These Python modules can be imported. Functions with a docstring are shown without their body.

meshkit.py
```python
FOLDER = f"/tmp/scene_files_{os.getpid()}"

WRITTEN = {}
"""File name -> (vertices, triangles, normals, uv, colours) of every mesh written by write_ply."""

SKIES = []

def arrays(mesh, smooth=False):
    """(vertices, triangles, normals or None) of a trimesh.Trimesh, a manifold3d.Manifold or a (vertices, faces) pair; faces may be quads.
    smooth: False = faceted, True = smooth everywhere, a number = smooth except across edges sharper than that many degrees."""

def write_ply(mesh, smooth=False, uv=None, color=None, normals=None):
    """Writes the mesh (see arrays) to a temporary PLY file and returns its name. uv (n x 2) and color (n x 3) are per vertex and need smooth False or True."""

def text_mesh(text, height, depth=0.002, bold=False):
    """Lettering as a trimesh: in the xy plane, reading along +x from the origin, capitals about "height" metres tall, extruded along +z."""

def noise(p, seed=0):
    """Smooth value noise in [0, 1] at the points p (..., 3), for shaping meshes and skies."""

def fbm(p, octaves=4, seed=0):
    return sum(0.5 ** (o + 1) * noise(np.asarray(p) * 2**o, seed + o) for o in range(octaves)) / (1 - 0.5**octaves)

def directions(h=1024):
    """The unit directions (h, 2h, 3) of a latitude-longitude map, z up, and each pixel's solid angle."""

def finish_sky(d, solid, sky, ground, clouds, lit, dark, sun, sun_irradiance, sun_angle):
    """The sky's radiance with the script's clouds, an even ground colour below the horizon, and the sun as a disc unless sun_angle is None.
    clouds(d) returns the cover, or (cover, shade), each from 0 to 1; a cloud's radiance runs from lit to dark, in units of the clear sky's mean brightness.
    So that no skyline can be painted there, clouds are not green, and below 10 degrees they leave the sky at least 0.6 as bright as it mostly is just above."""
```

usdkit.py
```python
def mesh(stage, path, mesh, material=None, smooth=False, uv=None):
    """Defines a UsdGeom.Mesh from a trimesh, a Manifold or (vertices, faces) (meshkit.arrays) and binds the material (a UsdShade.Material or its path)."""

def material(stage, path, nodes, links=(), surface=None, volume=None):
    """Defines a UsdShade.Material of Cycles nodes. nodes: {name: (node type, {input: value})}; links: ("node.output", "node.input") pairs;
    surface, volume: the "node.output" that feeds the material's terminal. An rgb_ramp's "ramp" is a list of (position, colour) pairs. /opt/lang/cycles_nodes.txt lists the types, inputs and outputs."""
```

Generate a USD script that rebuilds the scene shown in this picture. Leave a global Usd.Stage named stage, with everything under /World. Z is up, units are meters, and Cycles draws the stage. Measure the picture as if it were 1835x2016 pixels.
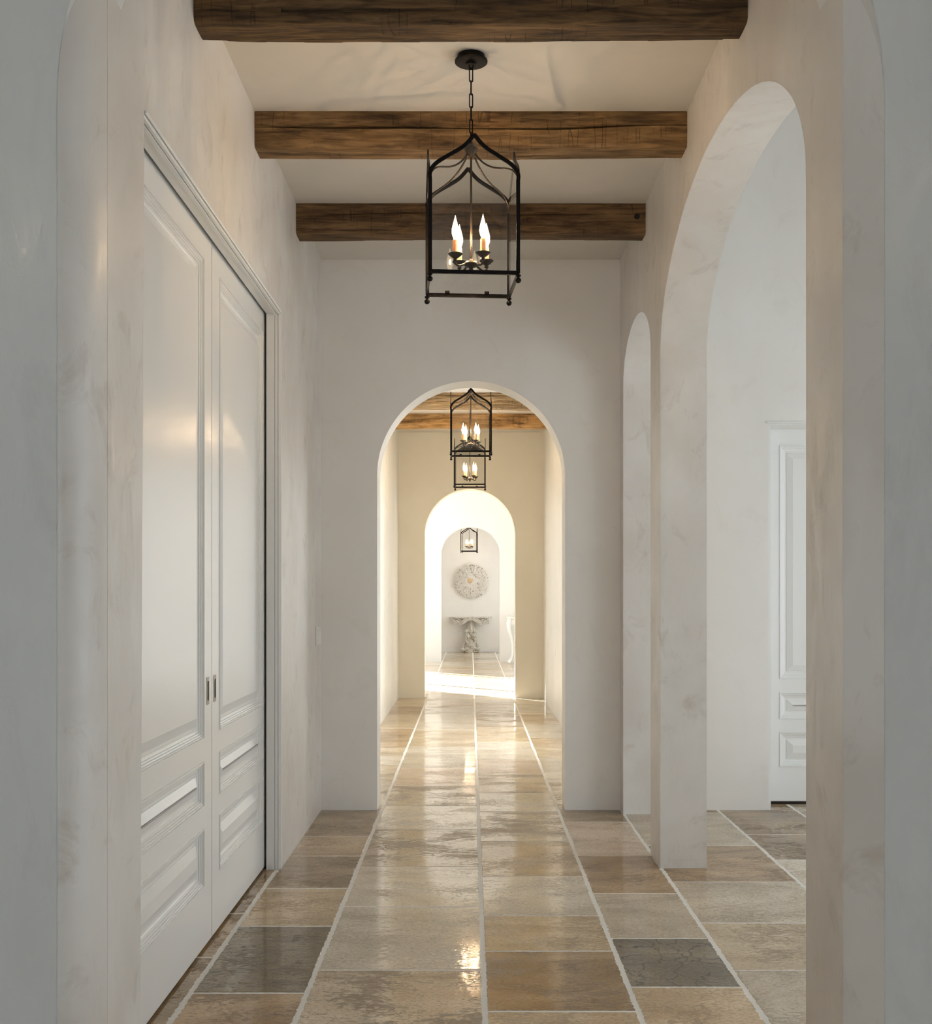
import math, random
import numpy as np
import trimesh
import manifold3d as m3
from shapely.geometry import Polygon, box as sbox
from shapely.ops import unary_union
import meshkit, usdkit
from pxr import Usd, UsdGeom, UsdLux, UsdShade, Sdf, Gf

random.seed(7)
RNG = np.random.default_rng(7)
stage = Usd.Stage.CreateInMemory()
UsdGeom.SetStageUpAxis(stage, 'Z')
UsdGeom.SetStageMetersPerUnit(stage, 1.0)
world = UsdGeom.Xform.Define(stage, '/World')
stage.SetDefaultPrim(world.GetPrim())

# ------------------------------------------------------------------ camera, lights, exposure
W_PX, H_PX, F_PX, VPX, VPY, EYE = 1835.0, 2016.0, 2200.0, 927.0, 1165.0, 1.37
cam = UsdGeom.Camera.Define(stage, '/World/camera')
AP = 36.0
cam.CreateHorizontalApertureAttr(AP)
cam.CreateVerticalApertureAttr(AP * H_PX / W_PX)
cam.CreateFocalLengthAttr(F_PX / W_PX * AP)
cam.CreateHorizontalApertureOffsetAttr(-(VPX - W_PX / 2) / W_PX * AP)
cam.CreateVerticalApertureOffsetAttr((VPY - H_PX / 2) / W_PX * AP)
cam.CreateFStopAttr(0.0)
cam.CreateClippingRangeAttr((0.05, 200.0))
cam.CreateExposureAttr(0.0)
cam.AddTranslateOp().Set((0.0, 0.0, EYE))
cam.AddRotateXOp().Set(90.0)

BULB = 1980.0         # radiance of the candle bulbs' filaments
sky = UsdLux.DomeLight.Define(stage, '/World/sky')
sky.CreateIntensityAttr(0.42)
sky.CreateColorAttr((0.72, 0.85, 1.0))
sun = UsdLux.DistantLight.Define(stage, '/World/sun')
SUN_ELEV = math.atan(0.50)
sun.CreateIntensityAttr(11.0 / (math.pi * math.radians(0.15) ** 2))   # irradiance over the disc's solid angle
sun.CreateAngleAttr(0.3)
sun.CreateColorAttr((1.0, 0.98, 0.95))
_d = Gf.Vec3d(math.cos(SUN_ELEV) * 0.70711, -math.cos(SUN_ELEV) * 0.70711, -math.sin(SUN_ELEV))
sun.AddTransformOp().Set(Gf.Matrix4d(1.0).SetRotate(Gf.Rotation(Gf.Vec3d(0, 0, -1), _d)))


def window_light(name, pos, to, w, h, power, color):
    """Daylight that comes in through one of the window openings."""
    l = UsdLux.RectLight.Define(stage, '/World/' + name)
    l.CreateWidthAttr(w)
    l.CreateHeightAttr(h)
    l.CreateIntensityAttr(power)
    l.CreateColorAttr(color)
    z = -np.array(to, float) / np.linalg.norm(to)
    x = np.cross((0, 0, 1.0), z)
    x /= np.linalg.norm(x)
    y = np.cross(z, x)
    l.AddTransformOp().Set(Gf.Matrix4d(*x, 0, *y, 0, *z, 0, *map(float, pos), 1))
    return l


COOL, NEUTRAL = (0.86, 0.93, 1.0), (1.0, 0.98, 0.94)
window_light('daylight_side_hall', (4.50, 4.9, 1.42), (-1, 0, 0), 2.9, 2.65, 3.3, (0.84, 0.92, 1.0))
window_light('daylight_sun_room', (-3.25, 19.7, 1.55), (1, 0, 0), 3.3, 2.8, 2.2, (1, 1, 1))
window_light('daylight_sun_room_east', (3.50, 17.6, 1.5), (-1, 0, 0), 3.0, 2.4, 3.3, (0.96, 0.985, 1))
window_light('daylight_end_hall', (1.70, 23.8, 1.6), (-1, 0, 0), 1.9, 2.1, 3.5, (0.93, 0.97, 1))
window_light('daylight_gallery', (1.35, 10.3, 1.5), (-1, 0, 0), 1.9, 2.1, 7.8, (0.95, 0.98, 1))
window_light('daylight_entry', (-0.5, -3.25, 1.35), (0, 1, 0), 2.4, 2.3, 1.75, (0.80, 0.90, 1.0))
for _i, _x in enumerate((-2.02, 2.02)):
    l = UsdLux.SphereLight.Define(stage, '/World/entry_lamp' + ('' if _i == 0 else '_001'))
    l.CreateRadiusAttr(0.07)
    l.CreateIntensityAttr(38.0)
    l.CreateColorAttr((1.0, 0.78, 0.52))
    l.AddTranslateOp().Set((_x, 0.3, 3.04))

# ------------------------------------------------------------------ helpers
_names = {}


def numbered(parent, name):
    n = _names.get((parent, name), 0)
    _names[(parent, name)] = n + 1
    return name if n == 0 else f'{name}_{n:03d}'


def ppath(parent):
    return '/World' if parent is None else str(parent.GetPath())


def obj(name, mesh, mat, parent=None, smooth=False):
    pp = ppath(parent)
    return usdkit.mesh(stage, pp + '/' + numbered(pp, name), mesh, mat, smooth=smooth).GetPrim()


def keys(prim, label=None, cat=None, group=None, kind=None):
    for k, v in (('label', label), ('category', cat), ('group', group), ('kind', kind)):
        if v:
            prim.SetCustomDataByKey(k, v)
    return prim


def thing(name, label=None, cat=None, loc=(0, 0, 0), rotz=0.0, group=None, kind=None):
    x = UsdGeom.Xform.Define(stage, '/World/' + numbered('/World', name))
    x.AddTranslateOp().Set(tuple(map(float, loc)))
    x.AddRotateZOp().Set(float(rotz))
    return keys(x.GetPrim(), label, cat, group, kind)


def dup(root, loc, rotz, label, group=None):
    d = root.GetCustomData()
    r = thing(root.GetName(), label, d['category'], loc, rotz, group or d.get('group'))
    r.GetReferences().AddInternalReference(root.GetPath())
    r.SetInstanceable(True)
    return r


def struct(name, mesh, mat, parent=None, smooth=False, label=None):
    p = obj(name, mesh, mat, parent, smooth)
    if parent is None:
        keys(p, label=label, kind='structure')
    return p


def cat(*ms):
    vs, fs, n = [], [], 0
    for m in ms:
        v, f, _ = meshkit.arrays(m)
        vs.append(v)
        fs.append(f + n)
        n += len(v)
    return np.vstack(vs), np.vstack(fs)


def xf(mesh, mat=None, t=(0, 0, 0)):
    v, f, _ = meshkit.arrays(mesh)
    if mat is not None:
        v = v @ np.asarray(mat, float).T
        if np.linalg.det(mat) < 0:
            f = f[:, ::-1]
    return v + np.asarray(t, float), f


def bx(x0, x1, y0, y1, z0, z1, b=0.0):
    """A box; b: chamfer."""
    if b <= 0:
        m = trimesh.creation.box((x1 - x0, y1 - y0, z1 - z0))
        m.apply_translation(((x0 + x1) / 2, (y0 + y1) / 2, (z0 + z1) / 2))
        return m.vertices, m.faces
    pts = []
    for sx, ax in ((1, x0), (-1, x1)):
        for sy, ay in ((1, y0), (-1, y1)):
            for sz, az in ((1, z0), (-1, z1)):
                pts += [(ax + sx * b, ay + sy * b, az), (ax + sx * b, ay, az + sz * b), (ax, ay + sy * b, az + sz * b)]
    return meshkit.arrays(m3.Manifold.hull_points(np.array(pts, float)))[:2]


def extrude(poly, t):
    """Shapely polygon(s) in (u, v) extruded along w from 0 to t."""
    polys = [poly] if poly.geom_type == 'Polygon' else list(poly.geoms)
    rings = []
    for p in polys:
        rings.append(np.array(p.exterior.coords)[:-1])
        rings += [np.array(r.coords)[:-1] for r in p.interiors]
    return meshkit.arrays(m3.Manifold.extrude(m3.CrossSection(rings, m3.FillRule.EvenOdd), t))[:2]


def union(*ms):
    out = None
    for v, f in ms:
        m = m3.Manifold(m3.Mesh(np.asarray(v, np.float32), np.asarray(f, np.uint32)))
        out = m if out is None else out + m
    return meshkit.arrays(out)[:2]


TO_X = np.array([[0, 0, 1], [1, 0, 0], [0, 1, 0]], float)      # (u,v,w) -> X=w, Y=u, Z=v
TO_Y = np.array([[1, 0, 0], [0, 0, -1], [0, 1, 0]], float)     # (u,v,w) -> X=u, Y=-w, Z=v


def wall_x(poly, x0, x1):
    return xf(extrude(poly, x1 - x0), TO_X, (x0, 0, 0))


def wall_y(poly, y0, y1):
    return xf(extrude(poly, y1 - y0), TO_Y, (0, y1, 0))


def arch(c, a, spring, b, z0=-0.2, n=56):
    t = np.linspace(0, math.pi, n + 1)
    pts = [(c - a, z0)] + [(c - a * math.cos(q), spring + b * math.sin(q)) for q in t] + [(c + a, z0)]
    return Polygon(pts)


def lathe(profile, n=24, c=(0, 0, 0), closed=True):
    """profile: (r, z) from the bottom up."""
    p = np.array(profile, float)
    a = np.linspace(0, 2 * math.pi, n, endpoint=False)
    v = np.stack([np.outer(p[:, 0], np.cos(a)), np.outer(p[:, 0], np.sin(a)), np.repeat(p[:, 1:2], n, 1)], -1).reshape(-1, 3)
    f = []
    k = len(p)
    for i in range(k - 1):
        for j in range(n):
            j2 = (j + 1) % n
            f += [(i * n + j, i * n + j2, (i + 1) * n + j2), (i * n + j, (i + 1) * n + j2, (i + 1) * n + j)]
    v = list(v)
    if closed:
        v += [(0, 0, p[0, 1]), (0, 0, p[-1, 1])]
        b0, b1 = len(v) - 2, len(v) - 1
        for j in range(n):
            j2 = (j + 1) % n
            f += [(b0, j2, j), (b1, (k - 1) * n + j, (k - 1) * n + j2)]
    return np.array(v) + np.array(c), np.array(f)


def sweep(path, section, side, closed=False):
    """section: (a, b) points, CCW; a along the path's in-plane normal, b along the fixed direction side."""
    P = np.array(path, float)
    S = np.array(section, float)
    side = np.array(side, float)
    n, k = len(P), len(S)
    T = np.zeros_like(P)
    for i in range(n):
        p0 = P[(i - 1) % n] if closed or i > 0 else P[i]
        p1 = P[(i + 1) % n] if closed or i < n - 1 else P[i]
        a = P[i] - p0
        b = p1 - P[i]
        a = a / max(np.linalg.norm(a), 1e-9)
        b = b / max(np.linalg.norm(b), 1e-9)
        T[i] = (a + b) / max(np.linalg.norm(a + b), 1e-9)
    v = []
    for i in range(n):
        N = np.cross(side, T[i])
        N /= max(np.linalg.norm(N), 1e-9)
        p1 = P[(i + 1) % n] if closed or i < n - 1 else None
        sc = 1.0
        if p1 is not None:
            b = (p1 - P[i]) / max(np.linalg.norm(p1 - P[i]), 1e-9)
            sc = 1.0 / max(0.45, float(np.dot(b, T[i])))
        for a, b in S:
            v.append(P[i] + N * a * sc + side * b)
    f = []
    for i in range(n if closed else n - 1):
        i2 = (i + 1) % n
        for j in range(k):
            j2 = (j + 1) % k
            f += [(i * k + j, i2 * k + j, i2 * k + j2), (i * k + j, i2 * k + j2, i * k + j2)]
    if not closed:
        for j in range(1, k - 1):
            f += [(0, j, j + 1), ((n - 1) * k, (n - 1) * k + j + 1, (n - 1) * k + j)]
    m = trimesh.Trimesh(np.array(v), np.array(f), process=False)
    if m.volume < 0:
        m.invert()
    return np.array(m.vertices), np.array(m.faces)


def tube(path, r, n=10):
    P = np.array(path, float)
    rr = np.full(len(P), r) if np.ndim(r) == 0 else np.array(r, float)
    T = np.gradient(P, axis=0)
    T /= np.linalg.norm(T, axis=1, keepdims=True)
    u = np.cross(T[0], (0.31, 0.17, 0.93))
    u /= np.linalg.norm(u)
    v = []
    a = np.linspace(0, 2 * math.pi, n, endpoint=False)
    for i in range(len(P)):
        u = u - T[i] * np.dot(u, T[i])
        u /= np.linalg.norm(u)
        w = np.cross(T[i], u)
        v.append(P[i] + rr[i] * (np.outer(np.cos(a), u) + np.outer(np.sin(a), w)))
    v = np.vstack(v)
    f = []
    for i in range(len(P) - 1):
        for j in range(n):
            j2 = (j + 1) % n
            f += [(i * n + j, i * n + j2, (i + 1) * n + j2), (i * n + j, (i + 1) * n + j2, (i + 1) * n + j)]
    c0, c1 = len(v), len(v) + 1
    v = np.vstack([v, P[:1], P[-1:]])
    for j in range(n):
        j2 = (j + 1) % n
        f += [(c0, j2, j), (c1, (len(P) - 1) * n + j, (len(P) - 1) * n + j2)]
    return v, np.array(f)


def spline(pts, n=24):
    from scipy.interpolate import CubicSpline
    p = np.array(pts, float)
    t = np.concatenate([[0], np.cumsum(np.linalg.norm(np.diff(p, axis=0), axis=1))])
    return CubicSpline(t, p)(np.linspace(0, t[-1], n))


def srgb(r, g, b):
    c = np.array([r, g, b], float) / 255
    return tuple(np.where(c <= 0.04045, c / 12.92, ((c + 0.055) / 1.055) ** 2.4))


# ------------------------------------------------------------------ materials
_mats = {}


def mat(name, nodes, links, surface='p.BSDF'):
    m = usdkit.material(stage, '/World/Looks/' + name, nodes, links, surface=surface)
    _mats[name] = m
    return m


UsdGeom.Scope.Define(stage, '/World/Looks')


def simple(name, color, rough=0.5, metallic=0.0, bump=0.0, bscale=60.0, **kw):
    nodes = {'p': ('principled_bsdf', {'base_color': color, 'roughness': rough, 'metallic': metallic, **kw})}
    links = []
    if bump:
        nodes['g'] = ('texture_coordinate', {})
        nodes['n'] = ('noise_texture', {'scale': bscale, 'detail': 4.0})
        nodes['b'] = ('bump', {'strength': 1.0, 'distance': bump})
        links += [('g.object', 'n.vector'), ('n.fac', 'b.height'), ('b.normal', 'p.normal')]
    return mat(name, nodes, links)


def plaster(name, light, dark, stain, amount=0.5, rough=(0.32, 0.55), bump=0.0016, zs=0.4, bevel=0.006):
    """Hand-trowelled polished plaster: cloudy tone, trowel smears, soft sheen."""
    nodes = {
        'g': ('geometry', {}),
        'm1': ('mapping', {'scale': (1.6, 1.6, 1.6 * zs)}),
        'n1': ('noise_texture', {'scale': 1.2, 'detail': 5.0, 'roughness': 0.55, 'distortion': 0.4}),
        'r1': ('rgb_ramp', {'ramp': [(0.30, dark), (0.52, tuple((np.array(dark) + np.array(light)) / 2)), (0.68, light)]}),
        'm2': ('mapping', {'scale': (5.5, 5.5, 5.5 * zs), 'location': (3.1, 1.7, 0.4)}),
        'n2': ('noise_texture', {'scale': 1.0, 'detail': 5.0, 'roughness': 0.68, 'distortion': 0.8}),
        'r2': ('rgb_ramp', {'ramp': [(0.56, (0, 0, 0)), (0.74, (1, 1, 1))]}),
        'am': ('math', {'math_type': 'multiply', 'value2': amount}),
        'mx': ('mix_color', {'b': stain}),
        'm3': ('mapping', {'scale': (10.0, 10.0, 4.0)}),
        'n3': ('noise_texture', {'scale': 1.0, 'detail': 5.0, 'roughness': 0.6, 'distortion': 1.2}),
        'rr': ('map_range', {'from_min': 0.3, 'from_max': 0.7, 'to_min': rough[0], 'to_max': rough[1]}),
        'b': ('bump', {'strength': 1.0, 'distance': bump}),
        'p': ('principled_bsdf', {'specular_ior_level': 0.45}),
    }
    links = [('g.position', 'm1.vector'), ('m1.vector', 'n1.vector'), ('n1.fac', 'r1.fac'),
             ('g.position', 'm2.vector'), ('m2.vector', 'n2.vector'), ('n2.fac', 'r2.fac'), ('r2.color', 'am.value1'), ('am.value', 'mx.fac'),
             ('r1.color', 'mx.a'), ('mx.result', 'p.base_color'),
             ('g.position', 'm3.vector'), ('m3.vector', 'n3.vector'), ('n3.fac', 'rr.value'), ('rr.result', 'p.roughness'),
             ('n3.fac', 'b.height'), ('b.normal', 'p.normal')]
    if bevel:
        nodes['bv'] = ('bevel', {'samples': 2, 'radius': bevel})
        links += [('bv.bevel', 'b.normal')]
    return mat(name, nodes, links)


P_WALL = plaster('wall_plaster', srgb(234, 230, 224), srgb(217, 210, 201), srgb(180, 164, 147), 0.45, zs=0.8)
P_FACE = plaster('smooth_plaster', srgb(241, 237, 230), srgb(236, 231, 223), srgb(218, 211, 200), 0.25, (0.4, 0.6), 0.0008, 0.8, 0)
P_ENTRY = plaster('entry_plaster', srgb(224, 224, 221), srgb(214, 214, 211), srgb(190, 188, 183), 0.35, (0.20, 0.42), 0.0030, 0.35)
P_CEIL = plaster('ceiling_plaster', srgb(225, 219, 209), srgb(219, 212, 201), srgb(207, 199, 187), 0.2, (0.6, 0.8), 0.0006, 1.0, 0)
P_GALLERY = plaster('gallery_plaster', srgb(238, 236, 229), srgb(231, 228, 220), srgb(214, 208, 196), 0.3, (0.30, 0.5), 0.0012, 0.4)
P_TAN = plaster('tan_plaster', srgb(241, 234, 216), srgb(236, 228, 209), srgb(228, 219, 198), 0.2, (0.5, 0.7), 0.0006, 0.8, 0)
P_WHITE = plaster('white_plaster', srgb(234, 233, 230), srgb(231, 230, 227), srgb(222, 221, 217), 0.2, (0.5, 0.7), 0.0006, 0.8, 0)
PAINT = simple('door_paint', srgb(236, 234, 229), 0.28)
PAINT_TRIM = simple('trim_paint', srgb(238, 236, 231), 0.34)
IRON = simple('black_iron', srgb(30, 26, 24), 0.42, 0.85, bump=0.0006, bscale=120.0)
BRONZE = simple('aged_bronze', srgb(66, 56, 46), 0.42, 0.8, bump=0.0005, bscale=120.0)
SLEEVE = simple('candle_sleeve_wax', srgb(226, 200, 150), 0.45, subsurface_weight=0.25, subsurface_scale=0.01)
NICKEL = simple('satin_nickel', srgb(150, 140, 128), 0.35, 1.0)
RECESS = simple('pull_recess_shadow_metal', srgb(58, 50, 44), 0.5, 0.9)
SWITCH = simple('switch_plastic', srgb(228, 224, 217), 0.4)
GROUT = simple('grout', srgb(238, 232, 222), 0.8, bump=0.002, bscale=90.0)
FRAME_WHITE = simple('window_frame_paint', srgb(240, 240, 238), 0.4)
mat('bulb_glow', {'e': ('emission', {'color': (1.0, 0.70, 0.40), 'strength': BULB})}, [], 'e.emission')
mat('bulb_glass', {'e': ('emission', {'color': (1.0, 0.74, 0.44), 'strength': 5.0}), 't': ('transparent_bsdf', {'color': (0.97, 0.97, 0.97)}), 'a': ('add_closure', {})},
    [('e.emission', 'a.closure1'), ('t.BSDF', 'a.closure2')], 'a.closure')
BULB_M, BULB_SHELL = _mats['bulb_glow'], _mats['bulb_glass']
GLASS = mat('pane_glass', {'t': ('transparent_bsdf', {'color': (0.975, 0.972, 0.965)}), 'g': ('glossy_bsdf', {'color': (1, 1, 1), 'roughness': 0.02}),
                           'f': ('fresnel', {'IOR': 1.45}), 'ge': ('geometry', {}), 'fr': ('math', {'math_type': 'subtract', 'value1': 1.0}), 'mu': ('math', {'math_type': 'multiply'}), 'x': ('mix_closure', {})},
            [('ge.backfacing', 'fr.value2'), ('fr.value', 'mu.value1'), ('f.fac', 'mu.value2'), ('mu.value', 'x.fac'), ('t.BSDF', 'x.closure1'), ('g.BSDF', 'x.closure2')], 'x.closure')


def wood(name, dark, mid, light, seed=0.0):
    """Reclaimed hand-hewn timber, grain along X."""
    nodes = {
        'g': ('geometry', {}),
        'm1': ('mapping', {'scale': (4.5, 46.0, 46.0), 'location': (seed, seed, seed)}),
        'n1': ('noise_texture', {'scale': 1.0, 'detail': 6.0, 'roughness': 0.62, 'distortion': 0.7}),
        'r1': ('rgb_ramp', {'ramp': [(0.30, dark), (0.47, mid), (0.70, light)]}),
        'm2': ('mapping', {'scale': (2.6, 9.0, 9.0), 'location': (seed, 2.0, 0.0)}),
        'n2': ('noise_texture', {'scale': 1.0, 'detail': 4.0, 'roughness': 0.6}),
        'r2': ('rgb_ramp', {'ramp': [(0.32, (0.50, 0.47, 0.45)), (0.52, (1, 1, 1)), (0.70, (1.30, 1.22, 1.10))]}),
        'mu': ('mix_color', {'blend_type': 'multiply', 'fac': 1.0, 'use_clamp': False}),
        'm3': ('mapping', {'scale': (19.0, 1.6, 1.6), 'location': (seed, 0.0, 5.0)}),
        'n3': ('noise_texture', {'scale': 1.0, 'detail': 1.0, 'roughness': 0.4}),
        'r3': ('rgb_ramp', {'ramp': [(0.488, (0, 0, 0)), (0.5, (1, 1, 1)), (0.512, (0, 0, 0))]}),
        'm4': ('mapping', {'scale': (3.0, 9.0, 9.0), 'location': (seed, 7.0, 1.0)}),
        'n4': ('noise_texture', {'scale': 1.0, 'detail': 2.0}),
        'r4': ('rgb_ramp', {'ramp': [(0.52, (0, 0, 0)), (0.58, (1, 1, 1))]}),
        'cm': ('math', {'math_type': 'multiply'}),
        'c2': ('math', {'math_type': 'multiply', 'value2': 0.55}),
        'mx': ('mix_color', {'b': tuple(np.array(dark) * 0.25)}),
        'h': ('math', {'math_type': 'subtract'}),
        'b': ('bump', {'strength': 1.0, 'distance': 0.004}),
        'p': ('principled_bsdf', {'roughness': 0.72, 'specular_ior_level': 0.3}),
    }
    links = [('g.position', 'm1.vector'), ('m1.vector', 'n1.vector'), ('n1.fac', 'r1.fac'),
             ('g.position', 'm2.vector'), ('m2.vector', 'n2.vector'), ('n2.fac', 'r2.fac'), ('r1.color', 'mu.a'), ('r2.color', 'mu.b'),
             ('g.position', 'm3.vector'), ('m3.vector', 'n3.vector'), ('n3.fac', 'r3.fac'),
             ('g.position', 'm4.vector'), ('m4.vector', 'n4.vector'), ('n4.fac', 'r4.fac'),
             ('r3.color', 'cm.value1'), ('r4.color', 'cm.value2'), ('cm.value', 'c2.value1'), ('c2.value', 'mx.fac'),
             ('mu.result', 'mx.a'), ('mx.result', 'p.base_color'),
             ('n1.fac', 'h.value1'), ('c2.value', 'h.value2'), ('h.value', 'b.height'), ('b.normal', 'p.normal')]
    return mat(name, nodes, links)


WOODS = [wood('timber_dark', srgb(40, 29, 18), srgb(84, 63, 39), srgb(124, 96, 62), 0.0),
         wood('timber_brown', srgb(62, 45, 27), srgb(120, 91, 57), srgb(160, 126, 84), 3.7),
         wood('timber_umber', srgb(52, 39, 26), srgb(100, 76, 50), srgb(134, 105, 72), 8.1),
         wood('timber_honey', srgb(104, 76, 44), srgb(172, 132, 82), srgb(206, 170, 118), 12.4),
         wood('timber_weathered', srgb(92, 72, 48), srgb(150, 122, 86), srgb(186, 160, 122), 17.9)]
CHECK = simple('timber_check_shadow', srgb(24, 16, 10), 0.9)


LIFT = {'cream': 1.18, 'blush': 1.18, 'mottled': 1.22, 'beige': 1.30, 'tan': 1.62, 'brown': 1.60, 'umber': 1.42, 'dark': 1.16, 'cracked': 1.28, 'grey': 1.38}


def stone(name, c_lo, c_mid, c_hi, pit, pit_amount=0.5, crack=0.0, seed=0.0, rough=(0.09, 0.42)):
    """Antique limestone slab, honed and worn: clouds, sideways veins, pits."""
    k = LIFT[name.split('_')[1]]
    hue = np.array((1.02, 1.0, 0.97) if 'brown' in name else (1.05, 1.0, 0.90) if 'umber' in name or 'dark' in name or 'cracked' in name else (1.03, 1.0, 0.955))
    c_lo, c_mid, c_hi = (tuple(np.array(c) * k * hue) for c in (c_lo, c_mid, c_hi))
    pit = tuple(0.5 * np.array(pit) * (1 + 0.5 * (k - 1)) + 0.5 * np.array(c_lo))
    nodes = {
        'g': ('geometry', {}),
        'oi': ('object_info', {}),
        'of': ('math', {'math_type': 'multiply_add', 'value2': 37.0, 'value3': seed}),
        'cv': ('combine_xyz', {}),
        'ad': ('vector_math', {'math_type': 'add'}),
        'm1': ('mapping', {'scale': (1.7, 3.4, 1.0)}),
        'n1': ('noise_texture', {'scale': 1.1, 'detail': 5.0, 'roughness': 0.62, 'distortion': 0.9}),
        'r1': ('rgb_ramp', {'ramp': [(0.32, c_lo), (0.5, c_mid), (0.68, c_hi)]}),
        'm2': ('mapping', {'scale': (34.0, 60.0, 1.0)}),
        'n2': ('noise_texture', {'scale': 1.0, 'detail': 5.0, 'roughness': 0.72, 'distortion': 0.6}),
        'm4': ('mapping', {'scale': (2.6, 4.2, 1.0), 'location': (9.0, 2.0, 0.0)}),
        'n4': ('noise_texture', {'scale': 1.0, 'detail': 4.0, 'roughness': 0.6}),
        'r4': ('map_range', {'from_min': 0.40, 'from_max': 0.62, 'to_min': -0.10, 'to_max': 0.14 if 'mottled' in name else 0.075}),
        'sm': ('math', {'math_type': 'add'}),
        'r2': ('rgb_ramp', {'ramp': [(0.53, (0, 0, 0)), (0.63, (1, 1, 1))]}),
        'am': ('math', {'math_type': 'multiply', 'value2': min(1.0, pit_amount * 1.35)}),
        'm6': ('mapping', {'scale': (70.0, 110.0, 1.0)}),
        'n6': ('noise_texture', {'scale': 1.0, 'detail': 4.0, 'roughness': 0.7}),
        'r6': ('rgb_ramp', {'ramp': [(0.36, (0.74, 0.72, 0.69)), (0.52, (1, 1, 1)), (0.66, (1.12, 1.12, 1.12))]}),
        'gr': ('mix_color', {'blend_type': 'multiply', 'fac': 1.0, 'use_clamp': False}),
        'mx': ('mix_color', {'b': pit}),
        'vr': ('hsv', {}),
        'vv': ('map_range', {'from_min': 0.0, 'from_max': 1.0, 'to_min': 0.92, 'to_max': 1.07}),
        'rr': ('map_range', {'from_min': 0.0, 'from_max': 1.0, 'to_min': rough[0], 'to_max': rough[1]}),
        'm5': ('mapping', {'scale': (5.0, 9.0, 1.0)}),
        'n5': ('noise_texture', {'scale': 1.0, 'detail': 3.0}),
        'h1': ('math', {'math_type': 'multiply', 'value2': -1.0}),
        'h2': ('math', {'math_type': 'multiply_add', 'value2': 0.3}),
        'b': ('bump', {'strength': 1.0, 'distance': 0.0015}),
        'p': ('principled_bsdf', {'specular_ior_level': 0.5}),
    }
    links = [('oi.random', 'of.value1'), ('of.value', 'cv.x'), ('of.value', 'cv.y'), ('g.position', 'ad.vector1'), ('cv.vector', 'ad.vector2'),
             ('ad.vector', 'm1.vector'), ('m1.vector', 'n1.vector'), ('n1.fac', 'r1.fac'),
             ('ad.vector', 'm2.vector'), ('m2.vector', 'n2.vector'),
             ('ad.vector', 'm4.vector'), ('m4.vector', 'n4.vector'), ('n4.fac', 'r4.value'), ('n2.fac', 'sm.value1'), ('r4.result', 'sm.value2'),
             ('sm.value', 'r2.fac'), ('r2.color', 'am.value1'), ('am.value', 'mx.fac'), ('r1.color', 'gr.a'), ('ad.vector', 'm6.vector'), ('m6.vector', 'n6.vector'), ('n6.fac', 'r6.fac'), ('r6.color', 'gr.b'), ('gr.result', 'mx.a'),
             ('oi.random', 'vv.value'), ('vv.result', 'vr.value'),
             ('am.value', 'rr.value'), ('rr.result', 'p.roughness'),
             ('ad.vector', 'm5.vector'), ('m5.vector', 'n5.vector'),
             ('am.value', 'h1.value1'), ('h1.value', 'h2.value3'), ('n5.fac', 'h2.value1'), ('h2.value', 'b.height'), ('b.normal', 'p.normal')]
    last = 'mx.result'
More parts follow.
